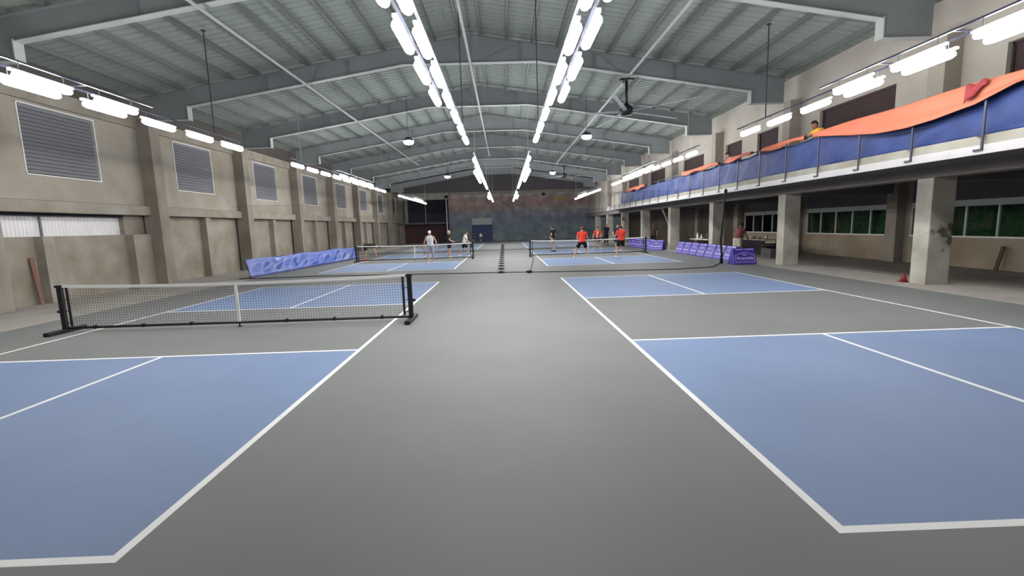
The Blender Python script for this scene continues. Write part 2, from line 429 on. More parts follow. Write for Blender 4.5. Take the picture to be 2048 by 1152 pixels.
# louvred windows
WN = [1]
def louvre(y0, y1):
    w = empty('window_%d' % WN[0], (XL, 0, 0)); WN[0] += 1; struct(w, 'grey louvred window high in the left wall')
    m = MB(); t = .035
    m.box((-.1, y0, 3.7), (.02, y0+t, 5.7)); m.box((-.1, y1-t, 3.7), (.02, y1, 5.7)); m.box((-.1, y0, 3.7), (.035, y1, 3.7+t)); m.box((-.1, y0, 5.7-t), (.035, y1, 5.7))
    m.build('window_frame', M['white'], w)
    m = MB(); n = 17
    for i in range(n):
        z = 3.76 + i*(1.9/n)
        m.add([(-.06, y0+t, z+.117), (.0, y0+t, z), (.0, y1-t-.05, z), (-.06, y1-t-.05, z+.117), (-.066, y0+t, z+.117), (-.006, y0+t, z), (-.006, y1-t-.05, z), (-.066, y1-t-.05, z+.117)],
              [(0,1,2,3), (7,6,5,4), (0,3,7,4), (1,5,6,2), (0,4,5,1), (3,2,6,7)])
    m.build('louvre_blades', M['slat'], w)
    m = MB(); m.box((-.2, y0, 3.7), (-.18, y1, 5.7)); m.build('back_panel', M['darkblue'], w)
for k in range(1, len(YC)-1): louvre(YC[k]+1.86, YC[k]+4.33)
# low vent strips of white corrugated sheet
for k in VENT_BAYS:
    w = empty('window_%d' % WN[0], (0, 0, 0)); WN[0] += 1; struct(w, 'low strip opening closed with white corrugated sheet')
    y0, y1 = YC[k]+.3, YC[k]+5.25
    m = MB(); n = int((y1-y0)/.0275)
    prof = [(y0+(y1-y0)*i/n, .022 if (i//2) % 2 else 0) for i in range(n+1)]
    m.add([(-13.8+q, p, 1.9) for p, q in prof] + [(-13.8+q, p, 2.7) for p, q in prof], [(i, i+1, n+2+i, n+1+i) for i in range(n)])
    m.build('sheet', M['poly'], w)
    for y in (y0+2.05,):
        m = MB(); m.box((-13.76, y, 1.95), (-13.72, y+.05, 2.65)); m.build('mullion', M['galv'], w)
    m = MB(); m.box((-13.8, y0, 2.56), (-13.6, y1, 2.66)); m.build('head_flashing', M['darkblue'], w)

# ------------------------------------------------------------------ right side: pillars, balcony, upper wall
for i, y in enumerate(YC[1:]):
    y = 11.5 + 6.07*(i-1)
    m = MB(); m.box((10.65, y, 0), (11.25, y+.46, 2.95)); struct(m.build('column_right', M['stained' if abs(y-11.5) < .1 else 'conc_pale'], bevel=.015), 'square concrete pillar under the balcony')
    m = MB(); m.box((10.68, y, 3.0), (11.25, y+.45, 6.1)); struct(m.build('column_right_upper', M['upper_col'], bevel=.012), 'concrete column of the upper right wall')
BY0, BY1 = -6, 42.9
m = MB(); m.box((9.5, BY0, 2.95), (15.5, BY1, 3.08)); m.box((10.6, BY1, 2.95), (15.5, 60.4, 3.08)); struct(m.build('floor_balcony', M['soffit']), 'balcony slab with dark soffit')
m = MB(); m.box((10.62, -6, 2.68), (11.2, 60.4, 2.96)); struct(m.build('trim_1', M['beam_shaded'], bevel=.01), 'concrete edge beam on top of the pillars')
m = MB(); m.box((9.42, BY0, 2.93), (9.5, BY1, 3.11)); struct(m.build('trim_2', M['lip'], bevel=.006), 'white steel fascia along the balcony edge')
m = MB(); m.box((9.46, BY0, 3.08), (9.6, BY1, 3.3)); struct(m.build('trim_3', M['curb'], bevel=.01), 'concrete curb along the balcony edge')
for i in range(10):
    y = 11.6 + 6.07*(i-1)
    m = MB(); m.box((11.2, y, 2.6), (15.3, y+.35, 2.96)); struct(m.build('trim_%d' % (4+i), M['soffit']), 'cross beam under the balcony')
# upper wall with dark openings
OPEN = [(7.2,10.49),(13.38,16.54),(18.98,20.54),(21.84,23.4),(25.94,28.88),(32.1,35.4),(38.3,41.4)]
mb = MB(); yy = -6.0
for a, b in OPEN:
    mb.box((XR, yy, 3.0), (XR+.2, a, 7.05)); mb.box((XR, a, 5.44), (XR+.2, b, 7.05)); mb.box((XR, a, 3.0), (XR+.2, b, 3.9)); yy = b
mb.box((XR, yy, 3.0), (XR+.2, 60.4, 7.05))
struct(mb.build('wall_right_upper', M['upper']), 'pale plastered upper right wall behind the balcony')
for a, b in OPEN:
    w = empty('window_%d' % WN[0]); WN[0] += 1; struct(w, 'dark unlit opening in the upper right wall')
    m = MB(); m.box((XR+.14, a, 3.9), (XR+.18, b, 5.44)); m.build('dark_panel', M['darkroom'], w)
    m = MB(); m.box((XR+.1, a, 3.9), (XR+.14, a+.05, 5.44)); m.box((XR+.1, b-.05, 3.9), (XR+.14, b, 5.44)); m.box((XR+.1, a, 5.39), (XR+.14, b, 5.44)); m.build('window_frame', M['darkroom'], w)
# lower outer wall with a band of windows
BX = 15.2
mb = MB(); y = -6.0
WB = [(5.95,11.1),(12.05,17.2),(18.1,23.2),(24.2,29.25)]
for a, b in WB:
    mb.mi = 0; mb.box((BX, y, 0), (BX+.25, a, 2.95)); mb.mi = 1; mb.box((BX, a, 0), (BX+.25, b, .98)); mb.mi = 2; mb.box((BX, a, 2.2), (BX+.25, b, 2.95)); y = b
mb.mi = 3; mb.box((BX, y, 0), (BX+.25, 60.4, 2.95))
struct(mb.build('wall_right', [M['conc_low'], M['conc_brown'], M['soffit'], M['wall_dark']]), 'brown stained outer wall under the balcony')
for y in (11.35, 17.45, 23.5, 29.5, 35.6, 41.7, 47.8):
    m = MB(); m.box((14.85, y, 0), (BX, y+.5, 2.95)); struct(m.build('wall_pilaster', M['conc_col'], bevel=.01), 'concrete pilaster between the windows under the balcony')
for a, b in WB:
    w = empty('window_%d' % WN[0], (BX, 0, 0)); WN[0] += 1; struct(w, 'long low window band with white mullions under the balcony')
    m = MB(); m.box((-.04, a, .98), (.1, b, 1.03)); m.build('window_sill', M['white'], w)
    m = MB(); m.box((-.02, a, 2.0), (.08, b, 2.2)); n = 5
    for i in range(n+1):
        yy = a + (b-a-.06)*i/n; m.box((-.01, yy, 1.0), (.06, yy+.06, 2.02))
    m.build('window_frame', M['steel_lt'], w)
    for i in range(n):
        y0 = a+(b-a-.06)*i/n+.06; y1 = a+(b-a-.06)*(i+1)/n
        m = MB(); m.box((.03, y0, 1.02), (.036, y1, 2.0)); m.build('pane', M['glass'], w)
# dark shrubs outside those windows
m = MB(); r = random.Random(3)
for i in range(900):
    c = Vector((r.uniform(16.0, 17.3), r.uniform(2, 34), r.uniform(0, 2.6))); a = r.uniform(0, 6.28); b = r.uniform(-.8, .8); L = r.uniform(.12, .3)
    d = Vector((math.cos(a)*math.cos(b), math.sin(a)*math.cos(b), math.sin(b))); e = d.cross(Vector((0,0,1))).normalized()*L*.35
    m.add([c, c+d*L*.5+e, c+d*L, c+d*L*.5-e], [(0,1,2,3)])
for i in range(32):
    m.ell((17.0, 2+i, 1.2+.3*math.sin(i*1.7)), (.6, .8, 1.5), nu=10, nv=7)
tag(m.build('foliage', M['foliage'], fixn=False), 'dark green night foliage outside the windows under the balcony', 'foliage', kind='stuff')

# ------------------------------------------------------------------ far wall
FY = 60.0
mb = MB(); mb.box((-7.0, FY, 0), (12.0, FY+.2, 6.3))
struct(mb.build('wall_far', M['mural']), 'far wall painted with a faded muted mural')
mb = MB(); mb.prism([(-13.9, 6.3), (12.0, 6.3), (12.0, 7.0), (-1, 8.95), (-13.9, 7.0)], FY+.05, FY+.15); struct(mb.build('wall_far_gable', M['gable']), 'dark gable above the far wall')
mb = MB(); mb.box((-13.6, FY, 5.45), (-7.0, FY+.2, 6.3)); struct(mb.build('wall_far_lintel', M['conc_pale']), 'concrete lintel above the dark two storey opening')
mb = MB(); mb.box((-13.6, FY-.05, 2.42), (-7.0, FY+.3, 2.62)); struct(mb.build('trim_30', M['soffit']), 'floor edge across the dark opening')
mb = MB(); mb.box((-13.6, FY+2.5, 2.6), (-7.0, FY+2.6, 6.3)); struct(mb.build('wall_far_upper_back', M['darkblue']), 'dark back wall of the upper recess')
mb = MB(); mb.box((-13.6, FY+2.5, 0), (-7.0, FY+2.6, 2.5)); struct(mb.build('wall_far_lower_back', M['maroon']), 'maroon back wall of the lower recess')
mb = MB(); mb.box((-13.6, FY, -.02), (-7, FY+2.6, 0)); mb.box((-13.6, FY, 2.45), (-7, FY+2.6, 2.6)); mb.box((-7.0, FY+.2, 0), (-6.9, FY+2.6, 6.3)); struct(mb.build('floor_recess', M['soffit']), 'floor slabs of the recess')
m = MB(); m.box((-12.6, FY-.03, 2.6), (-12.2, FY+.05, 5.45)); m.box((-10.0, FY+.0, 2.6), (-9.9, FY+.05, 5.45)); struct(m.build('trim_31', M['conc_beam']), 'uprights in the dark upper opening')
m = MB(); m.smooth = True; m.tube([(-7.25, FY-.15, 0), (-7.25, FY-.15, 5.5)], .08, 10); tag(m.build('drain_pipe', M['white']), 'white vertical pipe at the left end of the mural', 'pipe')
m = MB(); m.box((-4.05, FY-.06, 2.1), (-1.55, FY, 2.95)); tag(m.build('wall_panel', M['steel_lt']), 'pale grey panel above the blue doorway in the far wall', 'panel')
d1 = empty('door_1', (-2.8, FY-.04, 0)); struct(d1, 'blue doorway in the far wall')
m = MB(); m.box((-1.25, -.02, 0), (1.2, .03, 2.05)); m.build('door_leaf', M['blue shirt'], d1)
m = MB(); m.box((-1.32, -.05, 0), (-1.25, .04, 2.12)); m.box((1.2, -.05, 0), (1.27, .04, 2.12)); m.box((-1.32, -.05, 2.05), (1.27, .04, 2.12)); m.build('door_frame', M['darkblue'], d1)
m = MB(); m.box((-7.0, FY-.06, 5.95), (12, FY, 6.3)); struct(m.build('trim_32', M['conc_beam']), 'pale band above the mural')
# mural patches: dark branching strokes and a pale yellow bloom
m = MB()
wf = bpy.data.objects['wall_far']
rs = random.Random(11)
def branch(x, z, a, L, w, d):
    x2, z2 = x+L*math.sin(a), z+L*math.cos(a)
    if z2 > 5.85: return
    m.obox((x, FY-.004, z), (x2, FY-.004, z2), w, .004, up=(0,1,0))
    if d:
        for k in range(3): branch(x2, z2, a+rs.uniform(-.9,.9), L*rs.uniform(.55,.85), w*.6, d-1)
branch(1.1, 3.0, .05, 1.0, .16, 3); branch(.2, 3.4, -.5, .8, .1, 2); branch(2.0, 3.3, .6, .8, .1, 2)
m.build('mural_strokes', mat('dull plum paint', S(116,114,122), .9), wf)
m = MB()
for cx, cz, rx, rz_ in ((7.5,5.15,.95,.3),):
    m.add([(cx+rx*math.cos(i*.35), FY-.004, cz+rz_*math.sin(i*.35)) for i in range(18)], [tuple(range(18))])
m.build('mural_bloom', mat('dull ochre paint', S(166,152,104), .9), wf)
# small wall cameras
def wallcam(x, z, label):
    t = thing('security_camera', label, 'camera', (x, FY-.35, z))
    m = MB(); m.smooth = True; m.ell((0,0,0), (.2,.2,.2)); m.build('dome', M['black'], t)
    m = MB(); m.box((-.04,.1,-.04), (.04,.35,.04)); m.build('bracket', M['black'], t)
wallcam(-7.15, 5.75, 'black dome camera above the white pipe on the far wall')
wallcam(5.11, 5.72, 'black dome camera high on the mural right of centre')

# ------------------------------------------------------------------ lamps
ORD = ['first','second','third','fourth','fifth','sixth','seventh','eighth','ninth','tenth','eleventh','twelfth','thirteenth']
def make_batten():
    root = empty('batten_light')
    m = MB(); m.box((-.035, .03, -.0), (.035, 1.17, .045)); m.build('housing', M['whitemat'], root, bevel=.006)
    m = MB(); m.smooth = True
    rings = []
    for y, s in ((.08,.35),(.10,.75),(.17,1),(1.03,1),(1.10,.75),(1.12,.35)):
        rings.append([(.078*s*math.cos(2*math.pi*i/12), y, -.062+.066*s*math.sin(2*math.pi*i/12)) for i in range(12)])
    m.loft(rings); m.build('diffuser', M['tube'], root)
    for y in (.2, 1.0):
        m = MB(); m.box((-.004, y-.006, .045), (.004, y+.006, .17)); m.build('hanger', M['galv'], root)
    return root
bat = make_batten(); used = [False]
LZ = 4.62
ROWS = [(-8.45, .42, 'left wall', 'row nearest the left wall'), (-1.12, -.24, 'left centre', 'row left of the centre aisle'), (1.12, .24, 'right centre', 'row right of the centre aisle'), (7.95, -.40, 'balcony', 'row nearest the balcony')]
SECT = [('near courts', 5.2, 1.56, 7, (0,1,2,3), 'over the near courts'), ('middle courts', 19.2, 1.53, 10, (3,4,5,6), 'over the middle courts'), ('far courts', 38.3, 1.53, 9, (3,4,5), 'over the far courts')]
for ri, (rx, off, gname, rname) in enumerate(ROWS):
    for si, (sn, y0, pitch_, n, dbl, where) in enumerate(SECT):
        for line, dx in ((0, 0), (1, off)):
            idxs = range(n) if line == 0 else dbl
            for q, i in enumerate(idxs):
                o = bat if not used[0] else copy_tree(bat); used[0] = True
                o.location = (rx+dx, y0 + i*pitch_ - (.22 if line else 0), LZ)
                lab = '%s glowing tube, %s line, %s, %s' % (ORD[q], 'main' if line == 0 else 'doubling', rname, sn)
                tag(o, lab, 'light', 'tube lights in the %s %s' % (rname, where))
        # wire tray the battens hang from
        L = n*pitch_
        m = MB(); m.obox((0,0,0), (0,L,0), .05, .03); 
        if dbl: m.obox((off, dbl[0]*pitch_-.3, 0), (off, (dbl[-1]+1)*pitch_, 0), .05, .03)
        for i in range(n+1):
            if dbl and dbl[0] <= i <= dbl[-1]: m.obox((0, i*pitch_-.1, 0), (off, i*pitch_-.1, 0), .03, .02)
        o = m.build('cable_tray', M['darkmetal'], loc=(rx, y0-.15, LZ+.185))
        tag(o, 'thin steel light rail, %s, %s' % (rname, sn), 'rail', 'rails carrying tube lights')
        for wh, y in (('nearer', y0+.3), ('farther', y0+9.1)) if si == 0 else (('nearer', y0+1), ('farther', y0+L-1)):
            hz = roof_z(rx) - .1
            m = MB(); m.tube([(0,0,0), (0,0,hz-LZ-.19)], .016 if si == 0 else .008, 6); m.box((-.05,-.05,hz-LZ-.22), (.05,.05,hz-LZ-.19))
            e = m.build('suspension_rod', M['darkmetal' if si == 0 else 'steel_lt'], loc=(rx, y, LZ+.19))
            tag(e, '%s dark rod from roof to the %s, %s' % (wh, rname, sn), 'rod', 'suspension rods of the %s %s' % (rname, where))
def high_bay(x, y, z, label):
    t = thing('high_bay_lamp', label, 'lamp', (x, y, z))
    m = MB(); m.smooth = True; m.lathe([(.02,.2),(.1,.19),(.17,.12),(.25,.06),(.27,.02),(.26,.0)]); m.build('housing', M['darkmetal'], t)
    m = MB(); m.smooth = True; m.lathe([(.255,.0),(.25,-.07),(.18,-.15),(.02,-.18)]); m.build('diffuser', M['ufo'], t)
    m = MB(); m.tube([(0,0,.2),(0,0,roof_z(x)-z-.004)], .012, 6); m.build('rod', M['darkmetal'], t)
high_bay(-4.63, 24, 6.2, 'round high bay lamp under the left slope, nearer one')
high_bay(4.30, 24, 6.2, 'round high bay lamp under the right slope beside the near fan')
high_bay(-4.85, 42, 6.38, 'round high bay lamp under the left slope, farther one')
high_bay(4.47, 42, 6.44, 'round high bay lamp under the right slope beside the far fan')
# ------------------------------------------------------------------ ceiling fans
def fan(x, y, ztop, zh, ph, label, radius=2.75):
    t = thing('ceiling_fan', label, 'fan', (x, y, zh))
    h = ztop - zh
    m = MB(); m.box((-.26,-.1,h-.06), (.26,.1,h)); m.box((-.1,-.26,h-.1), (.1,.26,h-.04)); m.build('mount', M['black'], t, bevel=.01)
    m = MB(); m.smooth = True; m.tube([(0,0,.2),(0,0,h-.05)], .05, 12); m.build('drop_rod', M['black'], t)
    m = MB(); m.smooth = True; m.lathe([(.06,.32),(.1,.24),(.22,.16),(.25,.08),(.25,-.04),(.2,-.12),(.06,-.14)]); m.build('motor', M['black'], t)
    for k in range(5):
        a = ph + k*math.pi*2/5; d = Vector((math.cos(a), math.sin(a), 0)); e = Vector((-d.y, d.x, 0)); m = MB(); rings = []
        for rr, w, tw in ((.22,.12,14),(.5,.17,13),(1.2,.15,10),(2.2,.13,7),(radius,.11,5)):
            c = d*rr; ax = e*math.cos(R(tw)) + Vector((0,0,1))*math.sin(R(tw)); nn = ax.cross(d)
            rings.append([c+ax*w/2, c+nn*.012, c-ax*w/2, c-nn*.008])
        m.loft(rings); m.build('blade', M['steel_lt'], t)
    for a in (0.6, 2.7, 4.8):
        m = MB(); m.tube([(.2*math.cos(a), .2*math.sin(a), .2), (.28*math.cos(a), .28*math.sin(a), h)], .004, 5); m.build('guy_wire', M['galv'], t)
fan(4.75, 18.05, 7.13, 5.95, R(-42), 'large black ceiling fan with five long blades, nearer one')
fan(5.55, 42.3, 7.05, 6.1, R(-10), 'black ceiling fan, smaller looking and farther down the hall', 2.2)

# ------------------------------------------------------------------ portable nets
def make_net():
    t = empty('court_net')
    W = 3.43
    for s in (-1, 1):
        m = MB(); m.box((s*W-.055, -.42, .0), (s*W+.055, .42, .075)); m.build('foot', M['black'], t, bevel=.012)
        m = MB(); m.box((s*W-.045, -.035, .07), (s*W+.045, .035, .93)); p = m.build('post', M['black'], t, bevel=.01)
        m = MB(); m.smooth = True; m.tube([(s*W+s*.04,0,.42),(s*W+s*.1,0,.42)], .028, 12); m.build('clamp_knob', M['black'], p)
        m = MB(); m.box((s*W-.06, -.045, .9), (s*W+.06, .045, .945)); m.build('post_cap', M['black'], p)
        m = MB(); m.box((s*(W-.13)-.022, -.008, .12), (s*(W-.13)+.022, .008, .9)); m.build('side_tape', M['black_cloth'], t)
        m = MB()
        for z in (.18,.42,.66,.88): m.obox((s*(W-.13),0,z), (s*(W-.03),0,z+.015), .012, .012)
        m.build('lacing', M['black_cloth'], t)
    m = MB(); m.smooth = True; m.tube([(-W,0,.085),(W,0,.085)], .024, 10); m.build('base_bar', M['black'], t)
    m = MB(); m.tube([(0,0,.08),(0,0,.01)], .014, 8); m.box((-.04,-.03,0), (.04,.03,.012)); m.build('centre_leg', M['black'], t)
    zt = lambda x: .845 + .06*(x/W)**2
    E_ = W-.13
    m = MB(); n = 124; th = .0025
    for i in range(n+1):
        x = -E_ + 2*E_*i/n; m.box((x-th/2, -th/2, .115), (x+th/2, th/2, zt(x)))
    rows = 15; seg = 20
    for j in range(rows+1):
        for i in range(seg):
            x0 = -E_+2*E_*i/seg; x1 = -E_+2*E_*(i+1)/seg
            m.obox((x0,0,.115+(zt(x0)-.115)*j/rows), (x1,0,.115+(zt(x1)-.115)*j/rows), th, th)
    m.build('mesh', M['black_cloth'], t)
    m = MB()
    for i in range(seg):
        x0 = -W+.04+2*(W-.04)*i/seg; x1 = -W+.04+2*(W-.04)*(i+1)/seg
        m.obox((x0,0,zt(x0)+.018), (x1,0,zt(x1)+.018), .016, .055)
    m.build('top_tape', M['white_cloth'], t)
    m = MB(); m.box((-.028,-.012,.1), (.028,.012,zt(0)+.04)); m.build('centre_strap', M['white_cloth'], t)
    m = MB()
    for i in range(-3, 4):
        if i: m.box((i*.95-.02,-.03,.06), (i*.95+.02,.03,.128))
    m.build('base_strap', M['black_cloth'], t)
    return t
net = make_net(); NETS = [(-5.35, 9.17, 'portable net with white tape across the near left court'), (-5.31, 27.4, 'portable net across the middle left court with players behind it'), (4.93, 27.4, 'portable net across the middle right court where red shirts play')]
for i, (x, y, lab) in enumerate(NETS):
    o = net if i == 0 else copy_tree(net); o.location = (x, y, 0); tag(o, lab, 'net', 'portable court nets')

# ------------------------------------------------------------------ divider nets
def divider(name, pts, top, label, al=None):
    t = thing(name, label, 'net', (0,0,0))
    m = MB(); n = len(pts)-1
    m.grid(lambda u, v: (lambda k, fr: (pts[k][0]+(pts[k+1][0]-pts[k][0])*fr, pts[k][1]+(pts[k+1][1]-pts[k][1])*fr + .25*v*0, .02+(top-.02)*v))(min(int(u*n), n-1), u*n-min(int(u*n), n-1)), n*8, 2)
    m.build('netting', M['sheer'], t, fixn=False)
    m = MB(); m.tube([(p[0], p[1], .02) for p in pts], .016, 6); m.build('hem_rope', M['black_cloth'], t)
    m = MB(); m.tube([(p[0], p[1], top) for p in pts], .003, 5); m.build('top_rope', M['black_cloth'], t)
divider('divider_net', [(-10.9,19.0),(-7.7,19.2),(-4,18.7),(-.2,18.25),(1,18.0),(4,17.5),(6.6,17.3),(8.0,17.7),(8.85,18.95)], 2.95, 'sheer black divider net with dark hem between near and middle courts')
divider('divider_net', [(-12.5,36.4),(-6,36.3),(0,36.1),(5,36.2),(9.3,36.5)], 2.95, 'sheer black divider net between middle and far courts')
t = thing('gathered_net', 'black bundle of gathered netting hanging beside the purple banner', 'net', (9.0, 19.1, 0))
m = MB(); m.smooth = True; m.tube([(0,0,0),(.02,.02,.4),(.0,.1,.9),(.1,.2,1.6),(.2,.3,2.4),(.27,.35,3.0)], [.075,.045,.048,.038,.032,.028], 10); m.build('bundle', M['black_cloth'], t)
m = MB(); m.smooth = True; m.ell((.27,.35,2.98), (.07,.07,.1)); m.build('tie_knot', M['black_cloth'], t)
t = thing('net_cord', 'short dark cord with a weight at the hem of the near divider net', 'cord', (.95, 17.86, 0))
m = MB(); m.smooth = True; m.tube([(0,0,.03),(.06,.0,.2),(.13,.01,.45),(.12,.0,.75)], .014, 6); m.build('cord', M['black_cloth'], t)
m = MB(); m.smooth = True; m.ell((-.03,0,.05), (.13,.08,.05)); m.build('weight', M['black_cloth'], t)
# folded net lying zigzag down the middle aisle
t = thing('folded_net', 'dark folded divider net lying in pleats along the aisle between courts', 'net', (-.18, 0, 0))
m = MB(); y = 18.1; i = 0
while y < 46:
    m.tube([(-.14,y,.035),(0,y+.05,.05),(.14,y,.035)], [.02,.028,.02], 6); y += 1.45; i += 1
m.build('pleats', M['black_cloth'], t)
m = MB(); m.grid(lambda u, v: (-.1+.2*u, 18.1+28*v, .008+.02*abs(math.cos(v*28/1.45*math.pi))**6*math.sin(u*math.pi)), 4, 300); m.build('netting', mat('dark grey netting', S(112,114,116), .9), t, fixn=False)
m = MB(); m.tube([(0,18.1,.03),(0,49,.03)], .01, 6); m.build('rope', M['black_cloth'], t)

# ------------------------------------------------------------------ left blue banner
def left_banner():
    t = thing('tarp_barrier', 'long low blue tarpaulin barrier leaning along the left court edge', 'barrier', (-10.57, 19.3, 0), math.atan2(-.77, 11.75))
    L = math.hypot(.77, 11.75)
    def fn(u, v):
        y = u*L; w = noise.noise(Vector((y*1.1, v*1.6, 0)))*.05 + .035*math.sin(y*2.3+v*4)*math.sin(v*math.pi) + .03*math.sin(y*5.1-v*7)*math.sin(v*math.pi)
        return (-.22*v + w*.7, y, .04+.74*v + (.025*math.sin(y*1.6) if v > .9 else 0))
    m = MB(); m.smooth = True; m.grid(fn, 160, 12); m.build('tarpaulin', M['banner'], t, solid=.006, fixn=False)
    m = MB()
    m.tube([(-.02,0,.03),(-.02,L,.03)], .02, 6); m.tube([(-.26,0,.76),(-.26,L,.76)], .016, 6)
    for i in range(7):
        y = .05+(L-.1)*i/6; m.tube([(-.02,y,.02),(-.27,y,.78)], .016, 6); (m.tube([(-.27,y,.76),(-.42,y,.02)], .016, 6) if 0 < i < 6 else None)
    m.build('frame', M['black'], t)
    m = MB(); m.grid(lambda u, v: (.012+.03*v, u*L, .055-.04*v), 2, 1); m.build('bottom_hem', mat('dark hem', S(36,40,72), .6), t, fixn=False)
left_banner()

# ------------------------------------------------------------------ purple barriers
def text_mesh(txt, size, mt, weight=.0):
    cu = bpy.data.curves.new('lettering', 'FONT'); cu.body = txt; cu.size = size; cu.align_x = 'CENTER'; cu.extrude = .002; cu.offset = weight; cu.space_character = 1.05
    o = bpy.data.objects.new('tmp', cu); col.objects.link(o)
    dg = bpy.context.evaluated_depsgraph_get(); me = bpy.data.meshes.new_from_object(o.evaluated_get(dg))
    bpy.data.objects.remove(o); me.materials.clear(); me.materials.append(mt); return me
def make_barrier():
    t = empty('banner_barrier')
    W, H, D = .5, .63, .30
    m = MB(); 
    m.add([(-W+.03,0,0),(W-.03,0,0),(W-.055,D*.8,H),(-W+.055,D*.8,H),(-W+.03,2*D,0),(W-.03,2*D,0),(W-.055,D*1.2,H),(-W+.055,D*1.2,H)],
          [(0,1,2,3),(5,4,7,6),(3,2,6,7),(0,3,7,4),(1,5,6,2),(0,4,5,1)])
    m.build('cover', M['purple'], t, bevel=.025)
    sl = math.atan2(H, D*.8)
    def onface(mb, name, mt):
        o = mb.build(name, mt, t); o.rotation_euler = (sl, 0, 0); o.location = (0, -.004*math.sin(sl), .0); return o
    m = MB()
    for a, b in (((-.38,.40),(0,.52)),((0,.52),(.38,.40)),((-.38,.40),(-.38,.10)),((.38,.40),(.38,.10)),((-.38,.10),(.38,.10))):
        m.obox((a[0],a[1],.003), (b[0],b[1],.003), .018, .004)
    onface(m, 'house_outline', M['lilac'])
    m = MB(); m.box((-.34,.62,.001), (-.03,.65,.006)); m.box((.03,.62,.001), (.4,.655,.006)); onface(m, 'top_stripe', M['lilac'])
    for txt, sz, v, wgt in (('The', .115, .375, .003), ('Riverside', .17, .215, .004)):
        o = bpy.data.objects.new('lettering', text_mesh(txt, sz, M['lilac'], wgt)); col.objects.link(o); o.parent = t
        o.rotation_euler = (sl, 0, 0); o.location = (0, v*math.cos(sl)-.006*math.sin(sl), v*math.sin(sl)+.006*math.cos(sl))
    m = MB(); m.box((-.26,.145,.001), (.26,.165,.005)); onface(m, 'small_print', M['lilac_dim'])
    return t
br = make_barrier(); first = True
BARS = [(9.63, 18.32, 0, 'purple banner barrier facing the camera beside the gathered net, nearest of all')]
for i in range(7):
    BARS.append((9.83, 20.4+.97*i, -R(90), '%s purple banner barrier from the near end of the close line by the pillars' % ORD[i]))
for i in range(4):
    BARS.append((9.62, 29.5+1.75*i, -R(48), '%s purple banner barrier from the near end of the angled line behind the right net' % ORD[i]))
for x, y, rz, lab in BARS:
    o = br if first else copy_tree(br); first = False
    o.location = (x, y, 0); o.rotation_euler.z = rz; tag(o, lab, 'banner barrier', 'purple banner barriers beside the right court')

# ------------------------------------------------------------------ balcony railing and tarps
rl = thing('balcony_railing', 'long dark steel railing along the balcony edge', 'railing', (9.42, 0, 3.0))
ys = [9.19 + 1.6*i for i in range(-4, 22)]
for y in ys:
    m = MB(); m.box((-.025, y-.02, 0), (.0, y+.02, 1.24)); m.box((-.03, y-.02, 0), (.06, y+.16, .035)); m.box((-.02, y+.02, .28), (.05, y+.12, .3)); m.build('post', M['darkmetal'], rl)
m = MB(); m.smooth = True; m.tube([(0, ys[0], 1.25), (0, ys[-1], 1.25)], .022, 8); m.build('handrail', M['darkmetal'], rl)
m = MB(); m.smooth = True
def bt(u, v):
    y = 4 + 34*u; sag = .05*abs(math.sin(y*1.96)) ; w = .03*math.sin(y*4.1)*v*(1-v)*4 + .045*noise.noise(Vector((y*1.4, v*1.3, 5))) + .03*noise.noise(Vector((y*3+v*4, v*2.5, 1)))
    return (9.555 + w*.9, y, 3.27 + (4.2-sag-3.27)*v)
m.grid(bt, 420, 10); tag(m.build('blue_tarp', M['bluetarp'], solid=.006, fixn=False), 'long blue tarpaulin tied behind the balcony railing', 'tarp')
def orange_drape(name, y0, y1, zb, label, out=.06, ztop=4.315, m_=None, n=80):
    m = MB(); m.smooth = True
    def fn(u, v):
        y = y0+(y1-y0)*u; b = zb(y)
        w = .02*noise.noise(Vector((y*1.2, v*2, 3))) + .022*math.sin(v*13 + y*.9)*v*v
        if v < .2: # over the rail and a little down behind
            a = v/.2; return (9.47-.10*a, y, ztop - .03*(1-a)**1.5 + .012*math.sin(y*2.1))
        a = (v-.2)/.8
        w = min(w, .014)
        return (9.37 - out*.5*min(1,a*3) + w*min(1,a*4), y, ztop + .012*math.sin(y*2.1) + (b-ztop)*a)
    m.grid(fn, n, 20); o = m.build(name, m_ or M['orange'], solid=.006, fixn=False); tag(o, label, 'tarp'); return o
def zb1(y):
    P = [(2,4.2),(6,4.2),(8.0,4.18),(8.6,4.12),(9.35,3.9),(10.2,3.80),(10.87,3.78),(11.8,3.82),(12.6,3.92),(13.5,4.08),(14.15,4.2),(16,4.2)]
    for (a, za), (b, z2) in zip(P[:-1], P[1:]):
        if a <= y <= b: t_ = (y-a)/(b-a); return za+(z2-za)*t_
    return 4.2
orange_drape('orange_tarp', 4.5, 14.2, zb1, 'large orange tarpaulin sagging over the near end of the balcony rail', n=120)
for a, b, zz, lab in ((14.6,17.0,4.17,'first short orange cloth strip on the balcony rail beyond the big tarp'), (17.7,19.7,4.16,'second short orange cloth strip on the balcony rail, near the pale shirted spectator'), (20.4,24.5,4.15,'third and longest orange cloth strip on the balcony rail'), (31.0,35.6,4.1,'orange cloth strip near the far end of the balcony rail')):
    orange_drape('orange_cloth', a, b, lambda y, zz=zz, a=a: zz + .05*math.sin((y-a)*3.1), lab, n=40)['group'] = 'orange cloth strips on the balcony rail'
m = MB(); m.smooth = True
m.grid(lambda u, v: (9.29-.05*math.sin(u*math.pi)*math.sin(v*math.pi)-.02*v, 9.08+.42*u, 4.31-.02*u-(.10+.24*u)*v+.03*math.sin(u*9)), 14, 8)
tag(m.build('red_cloth', M['red'], solid=.012, fixn=False), 'crumpled dark red cloth hung on the big orange tarpaulin', 'cloth')

